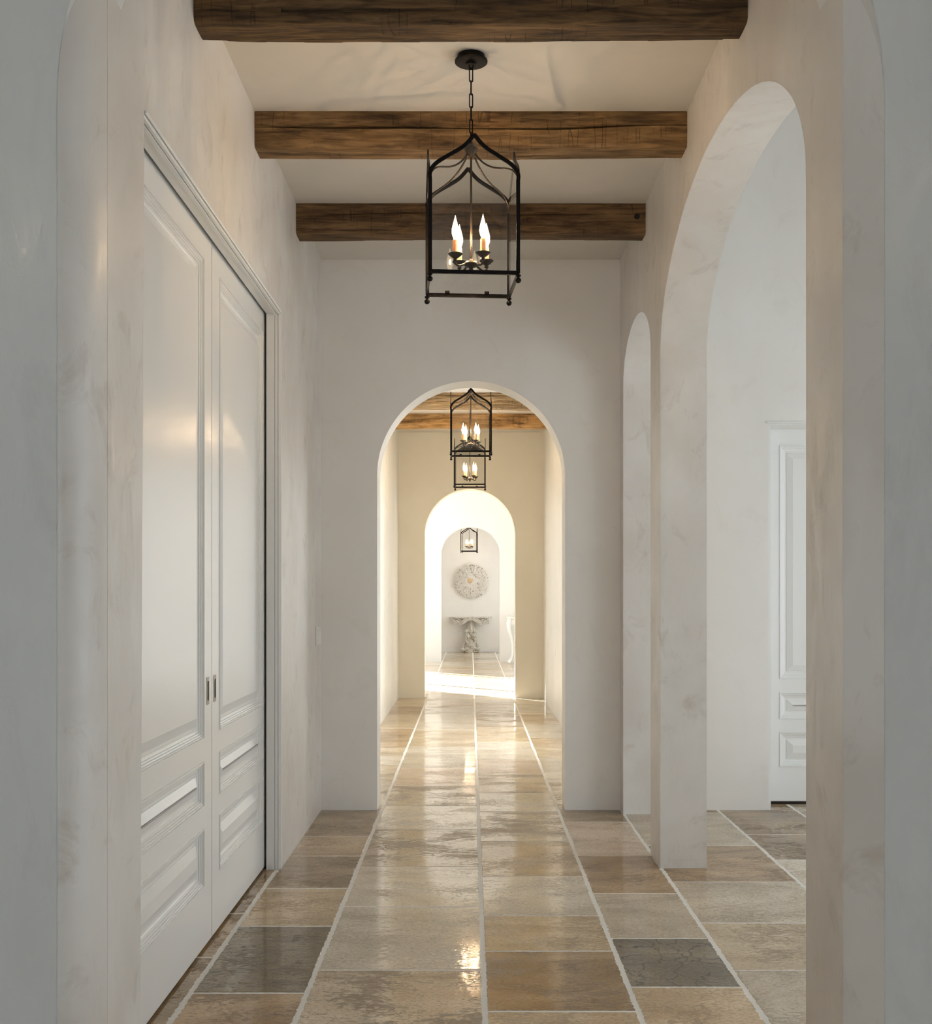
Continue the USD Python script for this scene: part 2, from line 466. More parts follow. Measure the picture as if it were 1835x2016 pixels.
    if crack:
        nodes.update({
            'nd': ('noise_texture', {'scale': 5.0, 'detail': 4.0}),
            'sc': ('vector_math', {'math_type': 'scale', 'scale': 0.30}),
            'a2': ('vector_math', {'math_type': 'add'}),
            'vo': ('voronoi_texture', {'feature': 'distance_to_edge', 'scale': 7.0}),
            'rv': ('rgb_ramp', {'ramp': [(0.0, (1, 1, 1)), (0.030, (0, 0, 0))]}),
            'cs': ('math', {'math_type': 'multiply', 'value2': crack}),
            'cm': ('math', {'math_type': 'multiply'}),
            'mk': ('mix_color', {'b': tuple(np.array(pit) * 0.45)})})
        links += [('ad.vector', 'nd.vector'), ('nd.color', 'sc.vector1'), ('ad.vector', 'a2.vector1'), ('sc.vector', 'a2.vector2'), ('a2.vector', 'vo.vector'),
                  ('vo.distance', 'rv.fac'), ('rv.color', 'cs.value1'), ('cs.value', 'cm.value1'), ('n4.fac', 'cm.value2'), ('cm.value', 'mk.fac'), ('mx.result', 'mk.a')]
        last = 'mk.result'
    links += [(last, 'vr.color'), ('vr.color', 'p.base_color')]
    return mat(name, nodes, links)


STONE = {
    'cream': stone('limestone_cream', srgb(186, 173, 152), srgb(203, 191, 172), srgb(215, 205, 188), srgb(142, 124, 102), 0.45, seed=0.0),
    'blush': stone('limestone_blush', srgb(186, 164, 140), srgb(204, 184, 162), srgb(216, 200, 180), srgb(156, 130, 104), 0.40, seed=5.0),
    'mottled': stone('limestone_mottled', srgb(168, 149, 123), srgb(190, 174, 150), srgb(206, 193, 172), srgb(104, 84, 60), 0.85, seed=11.0),
    'beige': stone('limestone_beige', srgb(164, 144, 114), srgb(182, 163, 132), srgb(198, 182, 154), srgb(122, 100, 74), 0.55, seed=17.0),
    'tan': stone('limestone_tan', srgb(146, 125, 96), srgb(167, 146, 116), srgb(185, 166, 138), srgb(122, 100, 74), 0.5, seed=23.0),
    'brown': stone('limestone_brown', srgb(118, 95, 67), srgb(141, 116, 84), srgb(162, 137, 105), srgb(88, 68, 48), 0.5, seed=29.0),
    'umber': stone('limestone_umber', srgb(120, 101, 78), srgb(140, 121, 96), srgb(160, 140, 114), srgb(84, 70, 54), 0.55, seed=35.0),
    'dark': stone('limestone_dark', srgb(100, 87, 66), srgb(120, 106, 82), srgb(138, 123, 98), srgb(64, 54, 42), 0.5, seed=41.0),
    'cracked': stone('limestone_cracked', srgb(104, 95, 80), srgb(120, 110, 94), srgb(136, 126, 109), srgb(52, 44, 36), 0.30, crack=1.9, seed=47.0),
    'grey': stone('limestone_grey', srgb(158, 145, 125), srgb(176, 163, 143), srgb(192, 180, 161), srgb(124, 110, 92), 0.40, seed=53.0),
}

# ------------------------------------------------------------------ dimensions
HW = 0.938                       # half the passage width
ZC, ZC2, ZC4 = 3.455, 3.42, 3.12  # ceilings: passage, gallery, end hall
Y0F, Y0B, YE = 2.723, 3.0, 2.814  # entry arch wall, start of the passage walls
Y1F, Y1B = 7.014, 7.258
Y2F, Y2B = 14.37, 14.61
Y3F, Y3B = 21.80, 22.05
Y4 = 25.45
Z0 = -0.03
WT = 0.231

# ------------------------------------------------------------------ floor: grout bed with stone slabs laid in it
floor = thing('floor', 'floor of antique limestone slabs in pale grout', None, kind='structure')
obj('grout_bed', bx(-3.3, 4.8, -3.5, 26.2, -0.12, -0.0011), GROUT, floor)
J = [-1.457, -0.957, -0.56, 0.046, 0.548, 0.945, 1.55, 2.04, 2.437, 3.043, 3.545, 3.942]


def slab(x0, x1, y0, y1, tone, fine=True):
    gx, gy = 0.0066, 0.0048
    r = np.random.default_rng(int(abs(x0 * 1000) * 7 + abs(y0 * 1000) * 13) % 2 ** 31)
    step = 0.012 if fine else 0.07
    ph = r.uniform(0, 50, 4)

    def side(n, amp, k):
        t = np.linspace(0, 1, n, endpoint=False)
        s = np.zeros(n)
        for fr, am in ((3, 0.5), (9, 0.7), (23, 0.8)):
            s += am * np.sin(t * fr * 6.283 * r.uniform(0.8, 1.2) + ph[k] * fr)
        s = np.maximum(s, -0.4) + r.uniform(0, 0.8, n)
        chips = (r.random(n) < 0.10) * r.uniform(0.5, 1.6, n)
        return amp * (0.45 * s + chips)
    nx, ny = max(4, int((x1 - x0) / step)), max(4, int((y1 - y0) / step))
    ax, ay = (0.0042, 0.0014) if fine else (0.003, 0.001)
    tx = np.linspace(0, 1, nx, endpoint=False)
    ty = np.linspace(0, 1, ny, endpoint=False)
    X0, X1, Y0, Y1 = x0 + gx, x1 - gx, y0 + gy, y1 - gy
    out = np.vstack([np.stack([X0 + tx * (X1 - X0), Y0 + side(nx, ay, 0)], 1), np.stack([X1 - side(ny, ax, 1), Y0 + ty * (Y1 - Y0)], 1),
                     np.stack([X1 - tx * (X1 - X0), Y1 - side(nx, ay, 2)], 1), np.stack([X0 + side(ny, ax, 3), Y1 - ty * (Y1 - Y0)], 1)])
    c = np.array([(x0 + x1) / 2, (y0 + y1) / 2])
    d = out - c
    inner = c + d * (1 - 0.004 / np.maximum(np.linalg.norm(d, axis=1, keepdims=True), 0.05))
    z = r.uniform(-0.0006, 0.0006)
    n = len(out)
    v = np.vstack([np.column_stack([inner, np.full(n, z)]), np.column_stack([out, np.full(n, z - 0.0028)]), [[c[0], c[1], z]]])
    i = np.arange(n)
    k = (i + 1) % n
    f = np.vstack([np.stack([np.full(n, 2 * n), i, k], 1), np.stack([i, n + i, n + k], 1), np.stack([i, n + k, k], 1)])
    obj('tile', (v, f), STONE[tone], floor)


LIGHT_SET = ['cream', 'beige', 'cream', 'mottled', 'blush', 'cream', 'beige', 'grey']


def column(i, ys, tones, fine_to=8.0):
    r = random.Random(100 + i)
    for a, b, t in zip(ys, ys[1:], list(tones) + [None] * len(ys)):
        slab(J[i], J[i + 1], a, b, t or r.choice(LIGHT_SET), fine=a < fine_to)


def run(a, b, seed):
    r = random.Random(seed)
    ys = [a]
    while ys[-1] < b - 1.0:
        ys.append(ys[-1] + r.uniform(0.58, 0.9))
    return ys + [b]


END = 25.44
column(0, [2.7, 3.35, 4.19, 4.76, 5.56], ['tan', 'umber', 'brown', 'umber'])
column(1, [2.6, 3.15, 3.817, 4.58, 5.166, 5.796, 6.267, 7.06, 8.157, 8.83, 9.32, 9.82, 11.2, 12.45, 13.4] + run(14.3, END, 1),
       ['tan', 'brown', 'dark', 'tan', 'umber', 'tan', 'umber', 'beige', 'beige', 'cream', 'beige', 'brown', 'beige', 'brown', 'beige'])
column(2, [2.6, 3.25, 4.049, 4.861, 5.569, 6.445, 7.153, 7.88, 8.72, 9.478, 9.86, 11.08, 11.75, 13.24, 14.2] + run(15.0, END, 2),
       ['beige', 'mottled', 'cream', 'cream', 'mottled', 'cream', 'mottled', 'blush', 'cream', 'cream', 'beige', 'cream', 'cream', 'mottled', 'grey'])
column(3, [2.6, 3.1, 3.65, 4.263, 4.724, 5.382, 6.13, 6.96, 7.61, 8.386, 9.1, 9.69, 10.19, 11.3, 12.5, 13.78] + run(14.6, END, 3),
       ['beige', 'tan', 'brown', 'tan', 'cream', 'tan', 'mottled', 'cream', 'mottled', 'blush', 'cream', 'cream', 'beige', 'mottled', 'beige', 'cream'])
column(4, [2.6, 3.2, 3.874, 4.419, 5.074, 5.80, 6.653, 7.2, 8.016, 8.53, 9.2, 9.89, 10.5, 11.6, 12.6, 13.45] + run(14.4, END, 4),
       ['tan', 'tan', 'cracked', 'grey', 'brown', 'blush', 'umber', 'beige', 'cream', 'cream', 'beige', 'tan', 'cream', 'tan', 'cream'])
column(5, [2.6, 3.4, 4.048, 4.625, 5.278, 6.034, 6.93, 7.4], ['grey', 'grey', 'beige', 'grey', 'brown', 'grey', 'umber'])
column(6, [2.6, 3.3, 4.3, 5.05, 5.711, 6.318, 7.02, 7.4], ['grey', 'beige', 'cream', 'cream', 'umber', 'umber', 'umber'])
column(7, [2.6, 3.5, 4.2, 5.0, 5.9, 6.7, 7.4], ['beige', 'grey', 'tan', 'umber', 'grey', 'grey'])
for _c in (8, 9):
    column(_c, [2.6, 3.4, 4.3, 5.0, 5.8, 6.5, 7.4], ['beige', 'cream', 'grey', 'tan', 'umber', 'beige'])
column(0, run(14.7, 21.7, 9), [], 0)
column(5, run(14.7, 21.7, 10), [], 0)

# ------------------------------------------------------------------ walls
TOP = 4.7
# entry cross wall with the near arch
p = sbox(-3.2, Z0, 4.5, TOP).difference(arch(0.0, 1.008, 2.566, 1.0))
struct('wall_front', wall_y(p, Y0F, Y0B), P_ENTRY, smooth=30)

# left passage wall: door recess with pocket behind it
DY0, DY1, DZ = 3.164, 5.52, 2.752
lp = sbox(2.885, Z0, Y1F + 0.1, TOP).difference(Polygon([(DY0, -0.2), (DY1, -0.2), (DY1, DZ), (DY0 + 0.045, DZ)]))
pk = sbox(2.885, Z0, Y1F + 0.1, TOP).difference(sbox(DY0 - 0.05, -0.2, DY1 + 0.3, DZ + 0.10))
q = np.linspace(0, math.pi / 2, 14)
plan = [(-1.39, 2.95), (-HW, 2.95), (-HW, 2.90)] + [(-1.0085 + 0.0705 * math.cos(a), 2.90 - 0.1765 * math.sin(a)) for a in q[1:]] + [(-1.39, Y0F + 0.0005)]
near = Polygon(plan)
left = union(wall_x(lp, -1.0, -HW), wall_x(pk, -1.09, -1.0), wall_x(sbox(2.885, Z0, Y1F + 0.1, TOP), -1.4, -1.09),
           xf(extrude(near, TOP - Z0), None, (0, 0, Z0)))
struct('wall_left', left, P_WALL, smooth=30)

# right passage wall with the wide and the narrow elliptical arches
rp = sbox(2.86, Z0, Y1F + 0.1, TOP)
rp = rp.difference(arch(4.332, 1.205, 2.535, 0.60)).difference(arch(6.355, 0.525, 2.64, 0.292))
nr = Polygon([(HW + WT, Y0F + 0.0005), (HW + WT, 2.90), (HW, 2.90), (HW, YE + 0.004), (HW + 0.003, YE), (1.0085, Y0F + 0.0005)])
struct('wall_right', union(wall_x(rp.difference(sbox(0, -1, 2.87, 5.5)), HW, HW + WT), xf(extrude(nr, TOP - Z0), None, (0, 0, Z0))), P_WALL, smooth=30)

# cross wall 1: arch to the gallery, door opening on the right in the side hall
R2X0, R2X1, R2Z = 1.868, 2.90, 2.43
p = sbox(-3.2, Z0, 4.5, TOP).difference(arch(0.002, 0.590, 2.10, 0.593)).difference(sbox(R2X0, -0.2, R2X1, R2Z))
struct('wall_back', wall_y(p, Y1F, Y1B), P_FACE, smooth=30)

# side hall
hp = sbox(2.6, Z0, 7.4, TOP).difference(sbox(3.45, 0.10, 6.35, 2.75))
struct('wall_side_hall', wall_x(hp, 4.25, 4.45), P_FACE)
struct('wall_side_hall_rear', bx(1.10, 4.3, Y1B + 0.12, Y1B + 0.3, Z0, TOP), P_FACE)

# gallery (between the two tan arches)
struct('wall_gallery_left', bx(-1.4, -0.93, Y1B, Y2F + 0.05, Z0, TOP), P_GALLERY)
gp = sbox(Y1B, Z0, Y2F + 0.05, TOP).difference(sbox(9.3, 0.4, 11.3, 2.6))
struct('wall_gallery_right', wall_x(gp, 0.93, 1.16), P_GALLERY)
p = sbox(-3.3, Z0, 3.5, TOP + 0.2).difference(arch(-0.012, 0.583, 2.10, 0.590))
struct('wall_gallery_back', wall_y(p, Y2F, Y2B), P_TAN, smooth=30)

# sunny room
WY = (17.89, 21.57)
sp = sbox(Y2B - 0.1, Z0, Y3F + 0.1, TOP + 0.2).difference(sbox(WY[0], 0.02, WY[1], 3.05))
struct('wall_sun_room_left', wall_x(sp, -3.12, -3.0), P_WHITE)
sp = sbox(Y2B - 0.1, Z0, Y3F + 0.1, TOP + 0.2).difference(sbox(16.1, 0.3, 19.1, 2.7))
struct('wall_sun_room_right', wall_x(sp, 3.2, 3.4), P_WHITE)
p = sbox(-3.2, Z0, 3.4, TOP + 0.2).difference(arch(-0.005, 0.571, 2.10, 0.535))
struct('wall_sun_room_back', wall_y(p, Y3F, Y3B), P_WHITE, smooth=30)
struct('wall_end_left', bx(-1.6, -1.35, Y3B, Y4 + 0.2, Z0, TOP), P_WHITE)
eh = sbox(Y3B, Z0, Y4 + 0.2, TOP).difference(sbox(22.85, 0.5, 24.75, 2.7))
struct('wall_end_right', wall_x(eh, 1.35, 1.6), P_WHITE)
struct('wall_end', bx(-1.6, 1.6, Y4, Y4 + 0.2, Z0, TOP), P_FACE)
struct('baseboard_end', bx(-1.35, 1.35, Y4 - 0.012, Y4, 0.0, 0.07, 0.003), PAINT_TRIM)

# entry room behind the camera
ep = sbox(-3.2, Z0, 4.5, TOP).difference(sbox(-1.75, 0.15, 0.75, 2.55))
struct('wall_entry', wall_y(ep, -3.2, -3.0), P_ENTRY)
struct('wall_entry_left', bx(-3.3, -3.1, -3.2, Y0B, Z0, TOP), P_ENTRY)
struct('wall_entry_right', bx(3.1, 3.3, -3.2, Y0F, Z0, TOP), P_ENTRY)

# ceilings
struct('ceiling', bx(-1.4, HW + 0.2, Y0F + 0.02, Y1B, ZC, ZC + 0.1), P_CEIL)
struct('ceiling_gallery', bx(-1.4, 1.3, Y1B - 0.1, Y2B, ZC2, ZC2 + 0.1), P_CEIL)
struct('ceiling_side_hall', bx(HW + 0.21, 4.5, 2.6, 7.6, 4.6, 4.7), P_WHITE)
struct('ceiling_sun_room', bx(-3.2, 3.5, Y2B - 0.1, Y3B, 3.70, 3.8), P_WHITE)
struct('ceiling_end', bx(-1.6, 1.6, Y3B - 0.05, Y4 + 0.2, ZC4, ZC4 + 0.1), P_WHITE)
struct('ceiling_entry', bx(-3.3, 3.3, -3.3, Y0F + 0.05, 3.60, 3.7), P_ENTRY)


# ------------------------------------------------------------------ panelled doors
def place_left(m):
    return xf(m, TO_X, (-1.02, 0, 0))


PROF = [(0, 0), (0.0005, 0.004), (0.005, 0.004), (0.007, -0.002), (0.011, -0.002), (0.0125, -0.006), (0.018, -0.007), (0.0195, -0.011), (0.025, -0.012),
        (0.0265, -0.016), (0.036, -0.0175), (0.040, -0.021), (0.050, -0.021), (0.0515, -0.018), (0.088, -0.005), (0.090, -0.005)]


def panel(u0, u1, z0, z1, prof=PROF):
    v, f = [], []
    for i, w in prof:
        v += [(u0 + i, z0 + i, w), (u1 - i, z0 + i, w), (u1 - i, z1 - i, w), (u0 + i, z1 - i, w)]
    for k in range(len(prof) - 1):
        for j in range(4):
            a, b = k * 4 + j, k * 4 + (j + 1) % 4
            f += [(a, b, b + 4), (a, b + 4, a + 4)]
    e = (len(prof) - 1) * 4
    f += [(e, e + 1, e + 2), (e, e + 2, e + 3)]
    return np.array(v), np.array(f)


BANDS = ((0.808, 2.643), (0.549, 0.722), (0.242, 0.466))


def leaf(parent, u0, u1, z1, top, put, stile=0.128, z0=0.012):
    bands = [(BANDS[0][0], top)] + list(BANDS[1:])
    frame = sbox(u0, z0, u1, z1)
    for a, b in bands:
        frame = frame.difference(sbox(u0 + stile, a, u1 - stile, b))
    obj('frame', put(xf(extrude(frame, 0.045), None, (0, 0, -0.045))), PAINT, parent)
    for a, b in bands:
        obj('panel', put(panel(u0 + stile, u1 - stile, a, b)), PAINT, parent)


def pull(parent, uc, zc, put):
    hw, hh = 0.020, 0.053
    slot = sbox(-0.0005, -0.026, 0.0005, 0.026).buffer(0.0125)
    plate = sbox(-hw, -hh, hw, hh).difference(slot)
    h = obj('pull_handle', put(xf(extrude(plate, 0.0025), None, (uc, zc, -0.0005))), NICKEL, parent)
    keys(h, label='recessed satin nickel flush pull')
    obj('recess', put(xf(extrude(slot.buffer(0.002), 0.0012), None, (uc, zc, -0.0008))), RECESS, h)


d1 = thing('door_1', 'white panelled sliding door leaf nearest the entry arch, left of its pair', 'door', kind='structure')
leaf(d1, 3.25, 4.396, 2.80, 2.643, place_left)
pull(d1, 4.330, 0.986, place_left)
d2 = thing('door_2', 'white panelled sliding door leaf beside the far jamb of the recess', 'door', kind='structure')
leaf(d2, 4.402, 5.60, 2.80, 2.643, place_left, 0.128)
pull(d2, 4.448, 0.986, place_left)
struct('trim_1', cat(bx(-1.008, -0.968, DY1 - 0.012, DY1 + 0.001, 0, DZ), bx(-0.966, -0.952, DY1 - 0.009, DY1 + 0.001, 0, DZ), bx(-0.950, -0.936, DY1 - 0.006, DY1 + 0.001, 0, DZ),
                     bx(-0.942, -0.9345, DY1 - 0.004, DY1 + 0.012, 0, DZ + 0.006, 0.002),
                     bx(-1.008, -0.972, DY0 + 0.03, DY1, DZ - 0.012, DZ + 0.001), bx(-0.970, -0.957, DY0 + 0.03, DY1, DZ - 0.018, DZ + 0.001),
                     bx(-0.954, -0.944, DY0 + 0.03, DY1, DZ - 0.014, DZ + 0.001), bx(-0.942, -0.9345, DY0 + 0.055, DY1 + 0.014, DZ - 0.003, DZ + 0.007, 0.002)), PAINT_TRIM)


def place_rear(m):
    return xf(m, TO_Y, (0, 7.205, 0))


d3 = thing('door_3', 'tall white three panel door in the side hall beyond the wide arch', 'door', kind='structure')
leaf(d3, 1.885, 2.88, 2.425, 2.315, place_rear, 0.105, 0.02)
struct('trim_2', cat(bx(R2X0, R2X1, Y1F + 0.005, Y1B, R2Z - 0.012, R2Z + 0.001), bx(R2X0 - 0.012, R2X1, Y1F - 0.006, Y1F + 0.002, R2Z - 0.004, R2Z + 0.008),
                     bx(R2X0, R2X0 + 0.016, Y1F + 0.004, Y1B, 0, R2Z)), PAINT_TRIM)
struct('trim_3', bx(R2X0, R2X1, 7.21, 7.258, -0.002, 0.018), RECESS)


# ------------------------------------------------------------------ windows where the daylight enters
def window_x(name, x, y0, y1, z0, z1, mull, rails=(), t=0.07):
    w = thing(name, None, None, kind='structure')
    fr = sbox(y0, z0, y1, z1).difference(sbox(y0 + t, z0 + t, y1 - t, z1 - t))
    for m in mull:
        fr = fr.union(sbox(m - t / 2, z0, m + t / 2, z1))
    for r in rails:
        fr = fr.union(sbox(y0, r - 0.02, y1, r + 0.02))
    obj('window_frame', wall_x(fr, x - 0.02, x + 0.02), FRAME_WHITE, w)
    ms = sorted([y0] + list(mull) + [y1])
    for a, b in zip(ms, ms[1:]):
        obj('pane', bx(x - 0.003, x + 0.003, a + t / 2, b - t / 2, z0 + t / 2, z1 - t / 2), GLASS, w)


window_x('window_1', 4.35, 3.45, 6.35, 0.10, 2.75, [4.4, 5.4])
window_x('window_2', -3.06, WY[0] - 0.06, WY[1] + 0.06, 0.0, 3.11, [18.98, 21.24])
window_x('window_3', 3.3, 16.1, 19.1, 0.3, 2.7, [17.6])
window_x('window_5', 1.5, 22.85, 24.75, 0.5, 2.7, [23.8])
window_x('window_4', 1.05, 9.3, 11.3, 0.4, 2.6, [10.3])


# ------------------------------------------------------------------ ceiling beams
def beam(y0, x0, x1, ztop, h, d, seed, material, check=None, label=''):
    """A hand-hewn timber: rounded, wandering section with adze facets and an open drying check along its front."""
    r = np.random.default_rng(seed)
    b = 0.010
    # profile (a = depth from the front 0..d, c = height from the bottom 0..h), going round
    prof = []
    nf, nb = 14, 10
    for t in np.linspace(0, 1, nf):
        prof.append((0.0, h - b - t * (h - 2 * b), 'f'))
    for t in (0.25, 0.5, 0.75):
        a = t * math.pi / 2
        prof.append((b - b * math.cos(a), b - b * math.sin(a), 'e'))
    for t in np.linspace(0, 1, nb):
        prof.append((b + t * (d - 2 * b), 0.0, 'b'))
    for t in (0.25, 0.5, 0.75):
        a = t * math.pi / 2
        prof.append((d - b + b * math.sin(a), b - b * math.cos(a), 'e'))
    for t in np.linspace(0, 1, 6):
        prof.append((d, b + t * (h - b), 'k'))
    prof.append((0.0, h, 't'))
    n = 260
    xs = np.linspace(x0, x1, n)
    A = np.array([[q[0], q[1]] for q in prof])
    k = len(prof)
    X = np.repeat(xs[:, None], k, 1)
    Yv = np.repeat(A[None, :, 0], n, 0)
    Zv = np.repeat(A[None, :, 1], n, 0)
    pts = np.stack([X, Yv, Zv], -1).reshape(-1, 3)
    no = lambda s, o: (meshkit.noise(pts * np.array(s) + o).reshape(n, k))
    low = no((1.3, 6, 6), seed * 3.1)
    mid = no((4.5, 14, 14), seed * 5.3 + 20)
    # adze facets: pieces of the surface a little higher or lower, in rows
    cell = np.floor(X * (5.5 + seed % 3) + np.floor(Zv * 14 + Yv * 9) * 0.37)
    rows = np.floor((Zv + Yv * 0.9) * 16)
    hash_ = np.modf(np.abs(np.sin(cell * 12.9898 + rows * 78.233 + seed) * 43758.5453))[0] - 0.5
    out = 0.0075 * low + 0.0050 * mid + 0.0030 * hash_
    fixed = np.array([q[2] == 't' for q in prof])
    nrm = np.zeros((k, 2))
    for i, q in enumerate(prof):
        nrm[i] = {'f': (-1, 0), 'b': (0, -1), 'k': (1, 0), 'e': (-.6 if q[0] < d / 2 else .6, -.8), 't': (0, 0)}[q[2]]
    Yv = Yv + out * nrm[None, :, 0]
    Zv = Zv + out * nrm[None, :, 1] + np.where(Zv < h * 0.8, 0.006 * np.sin(X * 1.7 + seed), 0) * (1 - Zv / h)
    if check:
        zc0, depth, xa, xb = check
        path = zc0 + 0.006 * np.sin(xs * 2.1 + seed) + 0.004 * np.sin(xs * 5.3 + seed * 2)
        on = np.clip((xs - xa) / 0.25, 0, 1) * np.clip((xb - xs) / 0.25, 0, 1)
        near_i = np.argsort(np.abs(A[:nf, 1] - zc0))[:3]
        near_i.sort()
        wdt = 0.0100 * on * (0.6 + 0.4 * np.sin(xs * 7 + seed)) + 0.0002
        for t, (i, s) in enumerate(zip(near_i, (1, 0, -1))):
            Zv[:, i] = path + s * wdt
            if s == 0:
                Yv[:, i] += depth * on
    V = np.stack([X, Yv + y0, Zv + ztop - h], -1).reshape(-1, 3)
    F = []
    ii, jj = np.meshgrid(np.arange(n - 1), np.arange(k), indexing='ij')
    j2 = (jj + 1) % k
    a_, b_, c_, d_ = ii * k + jj, (ii + 1) * k + jj, (ii + 1) * k + j2, ii * k + j2
    F = np.concatenate([np.stack([a_, b_, c_], -1).reshape(-1, 3), np.stack([a_, c_, d_], -1).reshape(-1, 3)])
    for e, rev in ((0, False), (n - 1, True)):
        cc = len(V)
        V = np.vstack([V, V[e * k:(e + 1) * k].mean(0)])
        i = np.arange(k)
        t = np.stack([np.full(k, cc), e * k + i, e * k + (i + 1) % k], 1)
        F = np.vstack([F, t[:, ::-1] if rev else t])
    m = trimesh.Trimesh(V, F, process=False)
    if m.volume < 0:
        F = F[:, ::-1]
    root = thing('ceiling_beam', label, 'beam', (0, y0, ztop - h), 0, 'rough timber beams under the ceiling', 'thing')
    obj('timber', (V - np.array([0, y0, ztop - h]), F), material, root, smooth=40)
    return root


BX = HW + 0.03
bm = beam(3.79, -BX, BX, ZC + 0.002, 0.150, 0.125, 11, WOODS[0], (0.035, 0.02, -0.95, 0.1), 'darkest rough timber beam, cut off by the top edge of the picture')
obj('repair_patch', xf(bx(-0.07, 0.07, -0.006, 0.004, -0.013, 0.013, 0.001), None, (-0.712, 0, 0.030)), WOODS[2], bm)
bm = beam(4.85, -BX, BX, ZC + 0.002, 0.152, 0.130, 5, WOODS[1], (0.082, 0.03, -1.0, 1.1), 'brown rough timber beam behind the chain of the nearest lantern')
bm = beam(6.00, -BX, BX, ZC + 0.002, 0.160, 0.130, 8, WOODS[2], (0.095, 0.012, -1.0, 0.75), 'brown rough timber beam behind the candles of the nearest lantern')
ring = np.array([(0.0155 * math.cos(t), 0.0, 0.0155 * math.sin(t)) for t in np.linspace(0, 2 * math.pi, 25)])
obj('wooden_peg', xf(cat(tube(ring, 0.0022, 6), xf(lathe([(0.0145, 0), (0.0145, 0.006)], 20), [[1, 0, 0], [0, 0, -1], [0, 1, 0]])), None, (0.892, -0.001, 0.088)), CHECK, bm)
beam(11.50, -0.96, 0.96, ZC2 + 0.002, 0.16, 0.135, 21, WOODS[4], (0.125, 0.02, -0.8, 0.9), 'weathered grey-brown timber beam over the gallery, higher of the two seen through the arch')
beam(12.86, -0.96, 0.96, ZC2 + 0.002, 0.16, 0.135, 27, WOODS[3], (0.10, 0.01, -0.5, 0.2), 'honey coloured timber beam over the gallery, nearest its far tan wall')


